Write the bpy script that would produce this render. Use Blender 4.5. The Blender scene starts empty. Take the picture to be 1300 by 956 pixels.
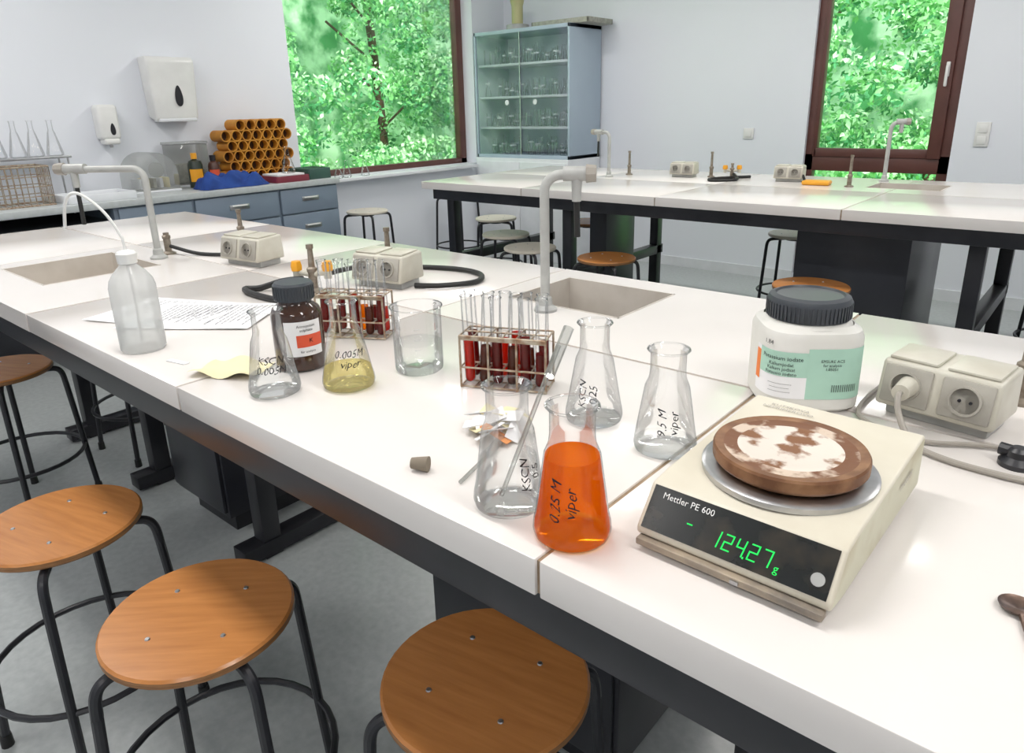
import bpy, bmesh, math, random
import numpy as np
from mathutils import Vector, Matrix, Euler, noise
random.seed(7); rng=np.random.default_rng(7)
scn=bpy.context.scene
pi=math.pi
BZ=0.9

# ------------------------------------------------------------------ materials
MATS={}
def mat(name,col,rough=0.5,metal=0.0,col2=None,scale=8.0,bump=0.0,trans=0.0,coat=0.0,lo=0.35,hi=0.65,stretch=None,spec=None,emis=None,es=0.0,detail=4.0):
    if name in MATS: return MATS[name]
    m=bpy.data.materials.new(name); m.use_nodes=True; nt=m.node_tree; b=nt.nodes['Principled BSDF']
    b.inputs['Roughness'].default_value=rough; b.inputs['Metallic'].default_value=metal
    b.inputs['Transmission Weight'].default_value=trans; b.inputs['Coat Weight'].default_value=coat
    if spec is not None: b.inputs['Specular IOR Level'].default_value=spec
    if col2 is None: col2=tuple(c*0.93 for c in col)
    tc=nt.nodes.new('ShaderNodeTexCoord'); mp=nt.nodes.new('ShaderNodeMapping')
    if stretch: mp.inputs['Scale'].default_value=stretch
    n=nt.nodes.new('ShaderNodeTexNoise'); n.inputs['Scale'].default_value=scale; n.inputs['Detail'].default_value=detail
    r=nt.nodes.new('ShaderNodeValToRGB'); r.color_ramp.elements[0].position=lo; r.color_ramp.elements[1].position=hi
    r.color_ramp.elements[0].color=(*col,1); r.color_ramp.elements[1].color=(*col2,1)
    nt.links.new(tc.outputs['Object'],mp.inputs[0]); nt.links.new(mp.outputs[0],n.inputs['Vector'])
    nt.links.new(n.outputs['Fac'],r.inputs[0]); nt.links.new(r.outputs[0],b.inputs['Base Color'])
    if bump:
        bp=nt.nodes.new('ShaderNodeBump'); bp.inputs['Strength'].default_value=bump; bp.inputs['Distance'].default_value=0.002
        nt.links.new(n.outputs['Fac'],bp.inputs['Height']); nt.links.new(bp.outputs[0],b.inputs['Normal'])
    if emis:
        b.inputs['Emission Color'].default_value=(*emis,1); b.inputs['Emission Strength'].default_value=es
    MATS[name]=m; return m
def glassmat(name,center=(0.992,0.994,0.994),edge=(0.60,0.64,0.66),gl=0.6,blend=0.35,diff=None,dw=0.0):
    if name in MATS: return MATS[name]
    m=bpy.data.materials.new(name); m.use_nodes=True; nt=m.node_tree; nt.nodes.clear()
    N=nt.nodes.new; o=N('ShaderNodeOutputMaterial'); lw=N('ShaderNodeLayerWeight'); lw.inputs['Blend'].default_value=blend
    t=N('ShaderNodeBsdfTransparent'); r=N('ShaderNodeValToRGB'); r.color_ramp.elements[0].color=(*center,1); r.color_ramp.elements[1].color=(*edge,1)
    r.color_ramp.elements[0].position=0.5; r.color_ramp.elements[1].position=0.92
    nt.links.new(lw.outputs['Facing'],r.inputs[0]); nt.links.new(r.outputs[0],t.inputs[0])
    g=N('ShaderNodeBsdfGlossy'); g.inputs['Roughness'].default_value=0.03
    fr=N('ShaderNodeFresnel'); fr.inputs[0].default_value=1.45
    mu=N('ShaderNodeMath'); mu.operation='MULTIPLY'; mu.inputs[1].default_value=gl; nt.links.new(fr.outputs[0],mu.inputs[0])
    mx=N('ShaderNodeMixShader'); nt.links.new(mu.outputs[0],mx.inputs[0])
    last=t
    if diff:
        d=N('ShaderNodeBsdfDiffuse'); d.inputs[0].default_value=(*diff,1); tr=N('ShaderNodeBsdfTranslucent'); tr.inputs[0].default_value=(*diff,1)
        m1=N('ShaderNodeMixShader'); nt.links.new(d.outputs[0],m1.inputs[1]); nt.links.new(tr.outputs[0],m1.inputs[2])
        m2=N('ShaderNodeMixShader'); m2.inputs[0].default_value=dw; nt.links.new(t.outputs[0],m2.inputs[1]); nt.links.new(m1.outputs[0],m2.inputs[2]); last=m2
    nt.links.new(last.outputs[0],mx.inputs[1]); nt.links.new(g.outputs[0],mx.inputs[2]); nt.links.new(mx.outputs[0],o.inputs[0])
    MATS[name]=m; return m

WALL=mat('wall_paint',(0.82,0.845,0.90),0.6,col2=(0.795,0.82,0.88),scale=0.8)
CEIL=mat('ceiling_paint',(0.85,0.86,0.87),0.8)
FLOOR=mat('floor_vinyl',(0.46,0.49,0.49),0.28,col2=(0.38,0.405,0.41),scale=45,lo=0.3,hi=0.7)
TOP=mat('bench_laminate',(0.81,0.77,0.74),0.16,col2=(0.775,0.735,0.705),scale=3,spec=0.55)
GROUT=mat('bench_seam',(0.26,0.18,0.11),0.7,col2=(0.38,0.29,0.2),scale=40)
BLACK=mat('black_steel',(0.012,0.013,0.017),0.35,col2=(0.022,0.022,0.027),scale=10)
DARK=mat('dark_panel',(0.02,0.021,0.027),0.3,col2=(0.035,0.037,0.045),scale=4)
RUB=mat('black_rubber',(0.012,0.012,0.012),0.5)
SINK=mat('sink_ceramic',(0.66,0.61,0.55),0.3,col2=(0.58,0.53,0.47),scale=12)
CREAM=mat('cream_plastic',(0.60,0.58,0.50),0.4,col2=(0.51,0.48,0.40),scale=14)
SOCK=mat('socket_insert_grey',(0.42,0.40,0.35),0.45,col2=(0.34,0.32,0.28),scale=20)
TAPG=mat('tap_grey',(0.46,0.47,0.45),0.35,col2=(0.38,0.38,0.37),scale=20)
TAPD=mat('tap_head_brown',(0.36,0.33,0.29),0.4)
STEEL=mat('steel',(0.55,0.55,0.56),0.3,1.0,col2=(0.42,0.42,0.43),scale=30)
WIRE=mat('rusty_wire',(0.50,0.45,0.36),0.4,0.7,col2=(0.30,0.19,0.12),scale=90)
BRASS=mat('aged_brass',(0.20,0.16,0.12),0.45,0.6,col2=(0.33,0.29,0.24),scale=60)
YEL=mat('yellow_knob',(0.85,0.38,0.02),0.4)
WOOD=mat('stool_plywood',(0.54,0.225,0.065),0.26,col2=(0.42,0.165,0.045),scale=9,stretch=(1,9,1),lo=0.3,hi=0.75)
WOODE=mat('stool_ply_edge',(0.33,0.16,0.06),0.5,col2=(0.2,0.09,0.03),scale=30,stretch=(1,1,12))
SEATW=mat('stool_pale_seat',(0.70,0.64,0.54),0.35)
GREYB=mat('blue_grey_drawer',(0.20,0.25,0.32),0.4,col2=(0.18,0.23,0.29),scale=2)
CTOP=mat('counter_top',(0.50,0.53,0.54),0.35,col2=(0.45,0.48,0.48),scale=40)
BROWN=mat('window_frame_brown',(0.13,0.05,0.04),0.4,col2=(0.10,0.04,0.032),scale=6)
WHITEP=mat('white_plastic',(0.82,0.82,0.80),0.3)
WHITEG=mat('white_paint_gloss',(0.78,0.80,0.83),0.4)
PAPER=mat('paper',(0.88,0.88,0.89),0.8)
NOTE=mat('yellow_note',(0.84,0.76,0.48),0.8)
INK=mat('ink_black',(0.01,0.01,0.015),0.6)
PRINT=mat('printed_text',(0.22,0.22,0.25),0.8)
CABM=mat('cabinet_grey',(0.42,0.51,0.60),0.4,col2=(0.39,0.48,0.57),scale=2)
CABIN=mat('cabinet_inner',(0.76,0.83,0.88),0.5)
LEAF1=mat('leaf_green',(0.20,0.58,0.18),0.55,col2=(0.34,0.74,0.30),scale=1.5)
LEAF_LIT=mat('leaf_lit_tint',(0.46,0.86,0.42),0.5,col2=(0.78,1.0,0.72),scale=1.5)  # foliage highlights put into the leaf colour
LEAF_SHADE=mat('leaf_shade_tint',(0.06,0.31,0.11),0.6,col2=(0.11,0.42,0.17),scale=1.5)  # foliage shade put into the leaf colour
BARK=mat('bark',(0.12,0.07,0.04),0.9)
GRASS=mat('grass',(0.12,0.35,0.06),0.9,col2=(0.2,0.5,0.1),scale=5)
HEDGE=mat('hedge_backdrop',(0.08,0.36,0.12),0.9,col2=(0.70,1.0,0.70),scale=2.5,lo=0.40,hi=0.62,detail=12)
GLASS=glassmat('clear_glass')
PANE=glassmat('window_pane',(0.97,0.98,0.98),(0.9,0.93,0.93),0.5)
CPANE=glassmat('cabinet_pane',(0.95,0.97,0.98),(0.85,0.9,0.93),0.5)
WATER=glassmat('water',(0.975,0.985,0.985),(0.80,0.85,0.87),0.45)
PYEL=glassmat('pale_yellow_liquid',(0.99,0.95,0.66),(0.90,0.80,0.36),0.4,diff=(0.95,0.82,0.38),dw=0.18)
ORNG=glassmat('orange_liquid',(1.0,0.50,0.03),(1.0,0.26,0.0),0.3,diff=(1.0,0.25,0.002),dw=0.45)
REDL=glassmat('dark_red_liquid',(0.55,0.03,0.02),(0.2,0.0,0.0),0.4,diff=(0.24,0.013,0.012),dw=0.6)
REDB=glassmat('bright_red_liquid',(0.95,0.12,0.05),(0.6,0.02,0.0),0.4,diff=(0.62,0.04,0.018),dw=0.5)
AMBL=glassmat('brown_liquid',(0.50,0.14,0.05),(0.25,0.04,0.0),0.4,diff=(0.17,0.035,0.015),dw=0.6)
LDPE=glassmat('wash_bottle_plastic',(0.93,0.94,0.94),(0.78,0.79,0.79),0.5,diff=(0.92,0.92,0.91),dw=0.50)
FROST=glassmat('clear_acrylic',(0.90,0.91,0.90),(0.6,0.62,0.6),0.7,diff=(0.75,0.75,0.73),dw=0.2)
AMBER=mat('amber_bottle_glass',(0.035,0.012,0.006),0.08,coat=0.4,col2=(0.05,0.018,0.008))
REDLAB=mat('label_red',(0.75,0.10,0.04),0.6)
ORLAB=mat('label_orange',(0.85,0.22,0.04),0.6)
GRLAB=mat('label_green',(0.42,0.66,0.54),0.6)
LIDB=mat('jar_lid',(0.045,0.052,0.062),0.4)
JAR=mat('jar_white',(0.72,0.71,0.67),0.4,col2=(0.66,0.65,0.60),scale=10)
BALB=mat('balance_body',(0.70,0.66,0.55),0.4,col2=(0.63,0.58,0.47),scale=8)
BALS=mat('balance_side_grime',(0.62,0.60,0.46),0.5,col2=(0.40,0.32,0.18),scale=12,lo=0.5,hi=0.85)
BALD=mat('balance_foot_strip',(0.22,0.19,0.16),0.5,0.3,col2=(0.40,0.33,0.25),scale=30)
PANEL=mat('balance_panel',(0.010,0.012,0.012),0.25,col2=(0.05,0.04,0.028),scale=25,lo=0.5,hi=0.8)
GREEN=mat('led_green',(0.0,0.3,0.05),0.5,emis=(0.01,1.0,0.12),es=0.8)
RUST=mat('rusty_pan',(0.17,0.065,0.025),0.55,0.1,col2=(0.62,0.50,0.40),scale=30,lo=0.48,hi=0.58,bump=0.7,detail=12)
RUSTW=mat('rusty_pan_white',(0.72,0.64,0.57),0.6,0.0,col2=(0.22,0.095,0.04),scale=34,lo=0.49,hi=0.58,bump=0.6,detail=14)
RUSTD=mat('rusty_pan_rim',(0.16,0.065,0.025),0.5,0.2,col2=(0.30,0.15,0.07),scale=40,lo=0.4,hi=0.7)
SPOON=mat('tarnished_spoon',(0.07,0.05,0.045),0.35,0.6,col2=(0.2,0.13,0.1),scale=60)
CORK=mat('stopper_grey',(0.24,0.20,0.15),0.8)
BLUE=mat('blue_cloth',(0.012,0.04,0.20),0.9,col2=(0.02,0.07,0.30),scale=10)
MAROON=mat('maroon_tray',(0.22,0.03,0.05),0.4)
DGREEN=mat('green_tray',(0.04,0.10,0.08),0.4)
DBOT=mat('dark_bottle',(0.02,0.03,0.02),0.3)
WICK=mat('wicker',(0.42,0.42,0.36),0.7,col2=(0.3,0.3,0.26),scale=40)
FILL_LAMP=mat('added_lamp_glow',(0.9,0.9,0.9),0.5,emis=(1,0.98,0.95),es=2.0)  # glowing face of the added ceiling fixtures

# ------------------------------------------------------------------ builder
class O:
    def __init__(s,name): s.n=name; s.v=[]; s.f=[]; s.m=[]; s.mats=[]
    def add(s,vs,fs,m,M=None):
        if m not in s.mats: s.mats.append(m)
        k=s.mats.index(m); o=len(s.v)
        s.v+=[tuple(M@Vector(v)) if M else tuple(v) for v in vs]
        s.f+=[tuple(i+o for i in f) for f in fs]; s.m+=[k]*len(fs)
    def bm(s,bm,m,M=None,sel=None):
        bm.verts.index_update()
        s.add([v.co[:] for v in bm.verts],[[v.index for v in f.verts] for f in (sel if sel is not None else bm.faces)],m,M)
    def box(s,c,size,m,bev=0,rot=None,seg=2):
        M=Matrix.Translation(c)
        if rot: M=M@Euler(rot).to_matrix().to_4x4()
        bm=bmesh.new(); bmesh.ops.create_cube(bm,size=1.0)
        for v in bm.verts: v.co=Vector((v.co.x*size[0],v.co.y*size[1],v.co.z*size[2]))
        if bev: bmesh.ops.bevel(bm,geom=bm.edges[:],offset=bev,segments=seg,affect='EDGES',profile=0.5)
        s.bm(bm,m,M); bm.free(); return s
    def b2(s,x0,x1,y0,y1,z0,z1,m,bev=0): return s.box(((x0+x1)/2,(y0+y1)/2,(z0+z1)/2),(x1-x0,y1-y0,z1-z0),m,bev)
    def lathe(s,prof,m,c=(0,0,0),seg=40,M=None,a0=0,a1=2*pi,sq=0):
        full=abs(a1-a0-2*pi)<1e-6; n=seg if full else seg+1
        vs=[];fs=[]
        for (r,z) in prof:
            for i in range(n):
                a=a0+(a1-a0)*i/seg
                rr=r/((abs(math.cos(a))**sq+abs(math.sin(a))**sq)**(1/sq)) if sq else r
                vs.append((rr*math.cos(a),rr*math.sin(a),z))
        for j in range(len(prof)-1):
            for i in range(seg):
                a=j*n+i; b=j*n+(i+1)%n; fs.append((a,b,b+n,a+n))
        T=Matrix.Translation(c)@(M if M else Matrix.Identity(4))
        s.add(vs,fs,m,T); return s
    def cyl(s,p0,p1,r0,r1,m,seg=20):
        p0=Vector(p0);p1=Vector(p1);d=p1-p0
        q=d.to_track_quat('Z','Y').to_matrix().to_4x4()
        return s.lathe([(0,0),(r0,0),(r1,d.length),(0,d.length)],m,tuple(p0),seg,q)
    def tube(s,pts,r,m,seg=10,smooth=0):
        P=[Vector(p) for p in pts]
        if smooth:
            Q=[]
            for i in range(len(P)-1):
                a=P[max(i-1,0)];b=P[i];c=P[i+1];d=P[min(i+2,len(P)-1)]
                for k in range(smooth):
                    t=k/smooth
                    Q.append(0.5*((2*b)+(c-a)*t+(2*a-5*b+4*c-d)*t*t+(3*b-a-3*c+d)*t**3))
            Q.append(P[-1]); P=Q
        T=(P[1]-P[0]).normalized(); N=T.orthogonal().normalized(); vs=[];fs=[]
        for i,p in enumerate(P):
            t=((P[min(i+1,len(P)-1)]-P[max(i-1,0)])).normalized()
            N=(N-t*N.dot(t)).normalized(); B=t.cross(N)
            for k in range(seg):
                a=2*pi*k/seg; vs.append(tuple(p+(N*math.cos(a)+B*math.sin(a))*r))
        for i in range(len(P)-1):
            for k in range(seg):
                a=i*seg+k;b=i*seg+(k+1)%seg; fs.append((a,b,b+seg,a+seg))
        fs.append(tuple(range(seg))[::-1]); fs.append(tuple((len(P)-1)*seg+k for k in range(seg)))
        s.add(vs,fs,m); return s
    def prism(s,poly,x0,x1,m,bev=0,side=None,taper=None):  # poly in (y,z), extruded along x
        n=len(poly); bm=bmesh.new()
        for xx in (x0,x1):
            for p,z in poly: bm.verts.new((xx*(taper(z) if taper else 1),p,z))
        bm.verts.ensure_lookup_table(); V=bm.verts
        bm.faces.new([V[i] for i in range(n)][::-1]); bm.faces.new([V[n+i] for i in range(n)])
        for i in range(n): bm.faces.new([V[i],V[(i+1)%n],V[n+(i+1)%n],V[n+i]])
        bmesh.ops.recalc_face_normals(bm,faces=bm.faces[:])
        if bev: bmesh.ops.bevel(bm,geom=bm.edges[:],offset=bev,segments=3,affect='EDGES',profile=0.5)
        if side:
            sd=[f for f in bm.faces if abs(f.normal.x)>0.9 and f.calc_area()>0.002]; ot=[f for f in bm.faces if f not in sd]
            s.bm(bm,m,None,ot); s.bm(bm,side,None,sd)
        else: s.bm(bm,m)
        bm.free(); return s
    def text(s,body,size,fn,m,align='CENTER',shear=0.0,off=0.0):
        cu=bpy.data.curves.new('t','FONT'); cu.body=body; cu.size=size; cu.align_x=align; cu.align_y='CENTER'; cu.resolution_u=2; cu.shear=shear; cu.offset=off
        ob=bpy.data.objects.new('t',cu); bpy.context.collection.objects.link(ob)
        dg=bpy.context.evaluated_depsgraph_get(); me=ob.evaluated_get(dg).to_mesh()
        s.add([fn(v.co.x,v.co.y) for v in me.vertices],[tuple(p.vertices) for p in me.polygons],m)
        ob.evaluated_get(dg).to_mesh_clear(); bpy.data.objects.remove(ob); bpy.data.curves.remove(cu); return s
    def done(s,loc=(0,0,0),rz=0,ang=32):
        me=bpy.data.meshes.new(s.n); me.from_pydata(s.v,[],s.f)
        for m in s.mats: me.materials.append(m)
        me.polygons.foreach_set('material_index',s.m)
        me.polygons.foreach_set('use_smooth',[True]*len(s.f)); me.update()
        try: me.set_sharp_from_angle(angle=math.radians(ang))
        except Exception: pass
        ob=bpy.data.objects.new(s.n,me); bpy.context.collection.objects.link(ob)
        ob.location=loc; ob.rotation_euler=(0,0,rz); s.ob=ob; return ob
def rects(x0,x1,y0,y1,holes):
    hs=[h for h in holes if h[0]<x1 and h[1]>x0 and h[2]<y1 and h[3]>y0]
    if not hs: return [(x0,x1,y0,y1)]
    h=hs[0]; a,b,c,d=max(h[0],x0),min(h[1],x1),max(h[2],y0),min(h[3],y1); out=[]
    for r in [(x0,a,y0,y1),(b,x1,y0,y1),(a,b,y0,c),(a,b,d,y1)]:
        if r[1]-r[0]>1e-4 and r[3]-r[2]>1e-4: out+=rects(*r,hs[1:])
    return out

# ------------------------------------------------------------------ room
XL,YF,XR,YR,H=-4.75,5.5,2.6,-2.6,2.85
o=O('wall_left')
for r in rects(YR,YF+0.2,0,H,[(3.13,5.06,0.84,2.6)]): o.b2(XL-0.2,XL,r[0],r[1],r[2],r[3],WALL)
o.done()
o=O('wall_far')
for r in rects(XL,XR+0.2,0,H,[(-1.86,-0.92,0.06,2.6)]): o.b2(r[0],r[1],YF,YF+0.2,r[2],r[3],WALL)
o.done()
O('wall_right').b2(XR,XR+0.2,YR,YF,0,H,WALL).done()
O('wall_rear').b2(XL,XR+0.2,YR-0.2,YR,0,H,WALL).done()
O('floor').b2(XL-0.2,XR+0.2,YR-0.2,YF+0.2,-0.1,0,FLOOR).done()
O('ceiling').b2(XL-0.2,XR+0.2,YR-0.2,YF+0.2,H,H+0.1,CEIL).done()
O('trim_1').b2(XL+0.002,XL+0.12,3.06,4.95,0.815,0.84,WHITEG,0.004).done()
o=O('baseboard_far')
o.b2(XL,-1.86,YF-0.012,YF,0,0.08,WHITEG); o.b2(-0.92,XR,YF-0.012,YF,0,0.08,WHITEG); o.done()
o=O('window_1'); fx0,fx1=XL-0.2,XL-0.13
y0,y1,z0,z1=3.13,5.06,0.84,2.6
o.b2(fx0,XL,y0,y1,z0,z0+0.004,WHITEG)
o.b2(fx0,fx1,y0,y0+0.07,z0,z1,BROWN,0.004); o.b2(fx0,fx1,y1-0.075,y1,z0,z1,BROWN,0.004)
o.b2(fx0,fx1,y0,y1,z0,z0+0.05,BROWN,0.004); o.b2(fx0,fx1,y0,y1,z1-0.09,z1,BROWN,0.004)
o.b2(fx0+0.03,fx0+0.035,y0+0.06,y1-0.07,z0+0.04,z1-0.08,PANE); o.done()
o=O('window_2'); a,b=YF+0.03,YF+0.10
x0,x1,z0,z1=-1.86,-0.92,0.06,2.6
o.b2(x0,x0+0.06,a,b,z0,z1,BROWN,0.004); o.b2(x1-0.07,x1,a,b,z0,z1,BROWN,0.004)
o.b2(x0,x1,a,b,z0,z0+0.08,BROWN,0.004); o.b2(x0,x1,a,b,z1-0.08,z1,BROWN,0.004); o.b2(x0,x1,a,b,0.84,0.96,BROWN,0.004)
o.b2(x1-0.14,x1-0.06,a-0.025,b-0.02,0.94,z1-0.06,BROWN,0.006); o.b2(x0+0.05,x0+0.08,a-0.01,b-0.02,0.94,z1-0.06,BROWN,0.006)
o.b2(x0+0.06,x1-0.06,a-0.01,b-0.02,0.94,1.00,BROWN,0.006)
o.b2(x0+0.05,x1-0.06,a+0.03,a+0.035,z0+0.05,z1-0.05,PANE)
o.box((x1-0.09,a-0.035,1.50),(0.022,0.02,0.09),WHITEP,0.004); o.box((x1-0.09,a-0.055,1.46),(0.018,0.018,0.13),WHITEP,0.006); o.done()
for k,(x,z) in enumerate([(-0.76,1.10),(-2.29,1.10)]):
    o=O('light_switch'); o.box((0,-0.006,0),(0.08,0.012,0.15 if k==0 else 0.08),WHITEP,0.003)
    o.box((0,-0.014,0.035 if k==0 else 0),(0.05,0.006,0.05),WHITEP,0.002)
    if k==0: o.box((0,-0.014,-0.035),(0.05,0.006,0.05),WHITEP,0.002)
    o.done((x,YF,z))
for i,(x,y) in enumerate([(-3.4,0.6),(-1.2,0.6),(1.0,0.6),(-3.4,3.6),(-1.2,3.6),(1.0,3.6),(-2.2,-1.4),(0.6,-1.4)]):  # unseen ceiling fixtures, added to brighten the room
    o=O('added_ceiling_lamp'); o.box((0,0,-0.03),(1.24,0.34,0.06),WHITEG,0.008); o.box((0,0,-0.062),(1.16,0.28,0.006),FILL_LAMP,0.002); o.done((x,y,H))
    l=bpy.data.lights.new('added_ceiling_fill','AREA'); l.shape='RECTANGLE'; l.size=1.16; l.size_y=0.28; l.energy=22 if y>0 else 18; l.color=(1.0,0.97,0.935)  # added fill light under each fixture
    lo=bpy.data.objects.new('added_ceiling_fill',l); bpy.context.collection.objects.link(lo); lo.parent=o.ob; lo.location=(0,0,-0.07)

# ------------------------------------------------------------------ benches
def bench(name,x0,x1,y0,y1,xs,ym,sinks,th=0.044,g=0.0028):
    o=O(name)
    ex=[x0]+xs+[x1]; ey=[y0,ym,y1]
    for i in range(len(ex)-1):
        for j in range(2):
            a=ex[i]+(g if i else 0); b=ex[i+1]-(g if i<len(ex)-2 else 0)
            c=ey[j]+(g if j else 0); d=ey[j+1]-(g if j<1 else 0)
            rs=rects(a,b,c,d,sinks)
            for r in rs: o.b2(r[0],r[1],r[2],r[3],BZ-th,BZ,TOP,0.0018 if len(rs)==1 else 0)
    for r in rects(x0+0.004,x1-0.004,y0+0.004,y1-0.004,sinks): o.b2(r[0],r[1],r[2],r[3],BZ-th+0.002,BZ-0.003,GROUT)
    for (a,b,c,d) in sinks:
        t=0.004; zb=BZ-0.16
        o.b2(a,b,c,d,zb-t,zb,SINK); o.b2(a,a+t,c,d,zb,BZ+0.001,SINK); o.b2(b-t,b,c,d,zb,BZ+0.001,SINK)
        o.b2(a,b,c,c+t,zb,BZ+0.001,SINK); o.b2(a,b,d-t,d,zb,BZ+0.001,SINK)
        o.cyl(((a+b)/2,(c+d)/2,zb),((a+b)/2,(c+d)/2,zb+0.004),0.02,0.02,STEEL)
    return o
s1=(-1.08,-0.77,1.24,1.49); s2=(-2.56,-2.2,0.60,0.92)
o=bench('laboratory_bench',-3.38,1.6,0.47,1.57,[-2.65,-1.90,-1.15,-0.38,0.40],1.035,[s1,s2])
zt=BZ-0.044
o.b2(-3.32,1.55,0.50,0.53,zt-0.080,zt,BLACK,0.003); o.b2(-3.32,1.55,1.51,1.54,zt-0.080,zt,BLACK,0.003)
o.b2(-3.33,-3.30,0.50,1.54,zt-0.080,zt,BLACK,0.003)
for x in (-3.28,-2.62,-1.87,-0.30,0.9):
    for y in (0.96,1.42): o.b2(x-0.03,x+0.03,y-0.03,y+0.03,0,zt,BLACK,0.003)
    o.b2(x-0.035,x+0.035,0.86,1.50,0.01,0.06,BLACK,0.003); o.b2(x-0.022,x+0.022,0.53,1.51,zt-0.06,zt,BLACK,0.003)
for xa,xb in ((-2.38,-2.02),(-1.05,-0.55),(0.0,0.5)):
    o.b2(xa,xb,0.92,1.38,0.08,zt-0.01,DARK,0.004); o.b2(xa+0.01,xb-0.01,0.908,0.922,0.10,zt-0.03,DARK,0.003)
    o.b2(xa+0.05,xb-0.05,0.96,1.34,0,0.08,BLACK)
o.done()
o=bench('laboratory_bench',-3.42,2.2,3.12,4.47,[-2.6,-1.75,-0.88,0.0,0.9,1.5],3.80,[(-1.02,-0.68,3.98,4.25)])
o.b2(-3.36,2.15,3.16,3.19,zt-0.065,zt,BLACK,0.003); o.b2(-3.36,2.15,4.40,4.43,zt-0.065,zt,BLACK,0.003); o.b2(-3.36,-3.33,3.16,4.43,zt-0.065,zt,BLACK,0.003)
for x in (-3.32,-2.39,-0.40,0.5,1.8):
    for y in (3.30,4.30): o.b2(x-0.03,x+0.03,y-0.03,y+0.03,0,zt,BLACK,0.003)
    o.b2(x-0.03,x+0.03,3.25,4.35,0.02,0.08,BLACK,0.003); o.b2(x-0.03,x+0.03,3.25,4.35,0.36,0.42,BLACK,0.003)
o.b2(-1.15,-0.66,3.42,4.1,0.06,zt-0.02,DARK,0.004); o.b2(-2.47,-2.35,3.62,3.95,0.06,zt-0.02,DARK,0.004)
o.b2(-1.1,-0.71,3.46,4.06,0,0.06,BLACK); o.b2(-2.45,-2.37,3.64,3.93,0,0.06,BLACK); o.done()

# ------------------------------------------------------------------ stools
def stool(x,y,h=0.53,seat=WOOD,rz=0.4,r=0.155):
    o=O('lab_stool')
    o.lathe([(0,h),(r-0.004,h),(r,h-0.004)],seat,seg=48); o.lathe([(r,h-0.004),(r,h-0.014),(r-0.004,h-0.018),(0,h-0.018)],WOODE if seat is WOOD else seat,seg=48)
    for k in range(4):
        a=k*pi/2+pi/4; c,s=math.cos(a),math.sin(a)
        o.cyl((0.085*c,0.085*s,h),(0.085*c,0.085*s,h+0.0018),0.0045,0.0035,STEEL,12)
        pr=[(0.03,h-0.030),(0.08,h-0.030),(r-0.02,h-0.030),(r+0.006,h-0.036),(r+0.018,h-0.055),(r+0.022,h-0.09)]
        o.tube([(p*c,p*s,z) for p,z in pr],0.0095,BLACK,10,5)
        o.tube([((r+0.022)*c,(r+0.022)*s,h-0.09),((r+0.05)*c,(r+0.05)*s,0.012)],0.0095,BLACK,10)
        o.cyl(((r+0.05)*c,(r+0.05)*s,0),((r+0.05)*c,(r+0.05)*s,0.03),0.013,0.012,RUB,12)
    o.cyl((0,0,h-0.042),(0,0,h-0.018),0.05,0.05,BLACK)
    R=r+0.022+0.028*(h-0.09-0.20)/(h-0.102)
    n=32; ring=[(R*math.cos(2*pi*i/n),R*math.sin(2*pi*i/n),0.20) for i in range(n+1)]
    o.tube(ring,0.007,BLACK,8)
    o.done((x,y,0),rz)
stool(-1.575,0.360,rz=0.25); stool(-1.065,0.405,rz=0.75); stool(-0.590,0.605,rz=0.2)
stool(-2.80,0.58,rz=0.5); stool(-2.97,1.08,rz=0.1)
for (x,y,w,z) in [(-4.35,3.40,0,.62),(-4.38,4.40,0,.64),(-3.58,4.00,0,.55),(-2.62,3.22,0,.55),(-2.80,4.08,1,.575),(-3.05,3.50,0,.55),(-2.04,3.15,1,.565),(-0.94,3.03,1,.59),(-1.50,4.42,0,.56),(-0.10,4.2,0,.58)]:
    stool(x,y,z,WOOD if w else SEATW,rz=random.random())

# ------------------------------------------------------------------ left counter
XC=XL+0.006
o=O('drawer_counter'); CX=-4.15; ya,yb=1.55,3.03
o.b2(XC,CX,-0.5,yb,BZ-0.035,BZ,CTOP,0.003)
o.b2(XC,CX-0.03,ya,yb-0.01,0.08,BZ-0.035,GREYB,0.002); o.b2(XC,CX-0.07,ya,yb-0.01,0,0.08,BLACK)
for (c0,c1) in [(1.57,1.98),(2.0,2.55),(2.57,3.01)]:
    for (z0,z1) in [(0.70,0.855),(0.50,0.69),(0.30,0.49),(0.10,0.29)]:
        o.b2(CX-0.032,CX-0.012,c0,c1,z0,z1,GREYB,0.004)
        ym=(c0+c1)/2; zc=(z0+z1)/2
        o.box((CX-0.010,ym,zc+0.01),(0.006,0.13,0.030),STEEL,0.002); o.box((CX-0.004,ym,zc+0.018),(0.01,0.10,0.008),WHITEP,0.002)
o.b2(XC,CX-0.02,-0.5,ya-0.02,BZ-0.12,BZ-0.10,DARK); o.b2(XC,XC+0.03,-0.5,ya-0.02,0.0,BZ-0.035,DARK)
for y in (-0.45,0.55): o.b2(CX-0.08,CX-0.04,y,y+0.04,0,BZ-0.035,BLACK)
o.done()

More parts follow.
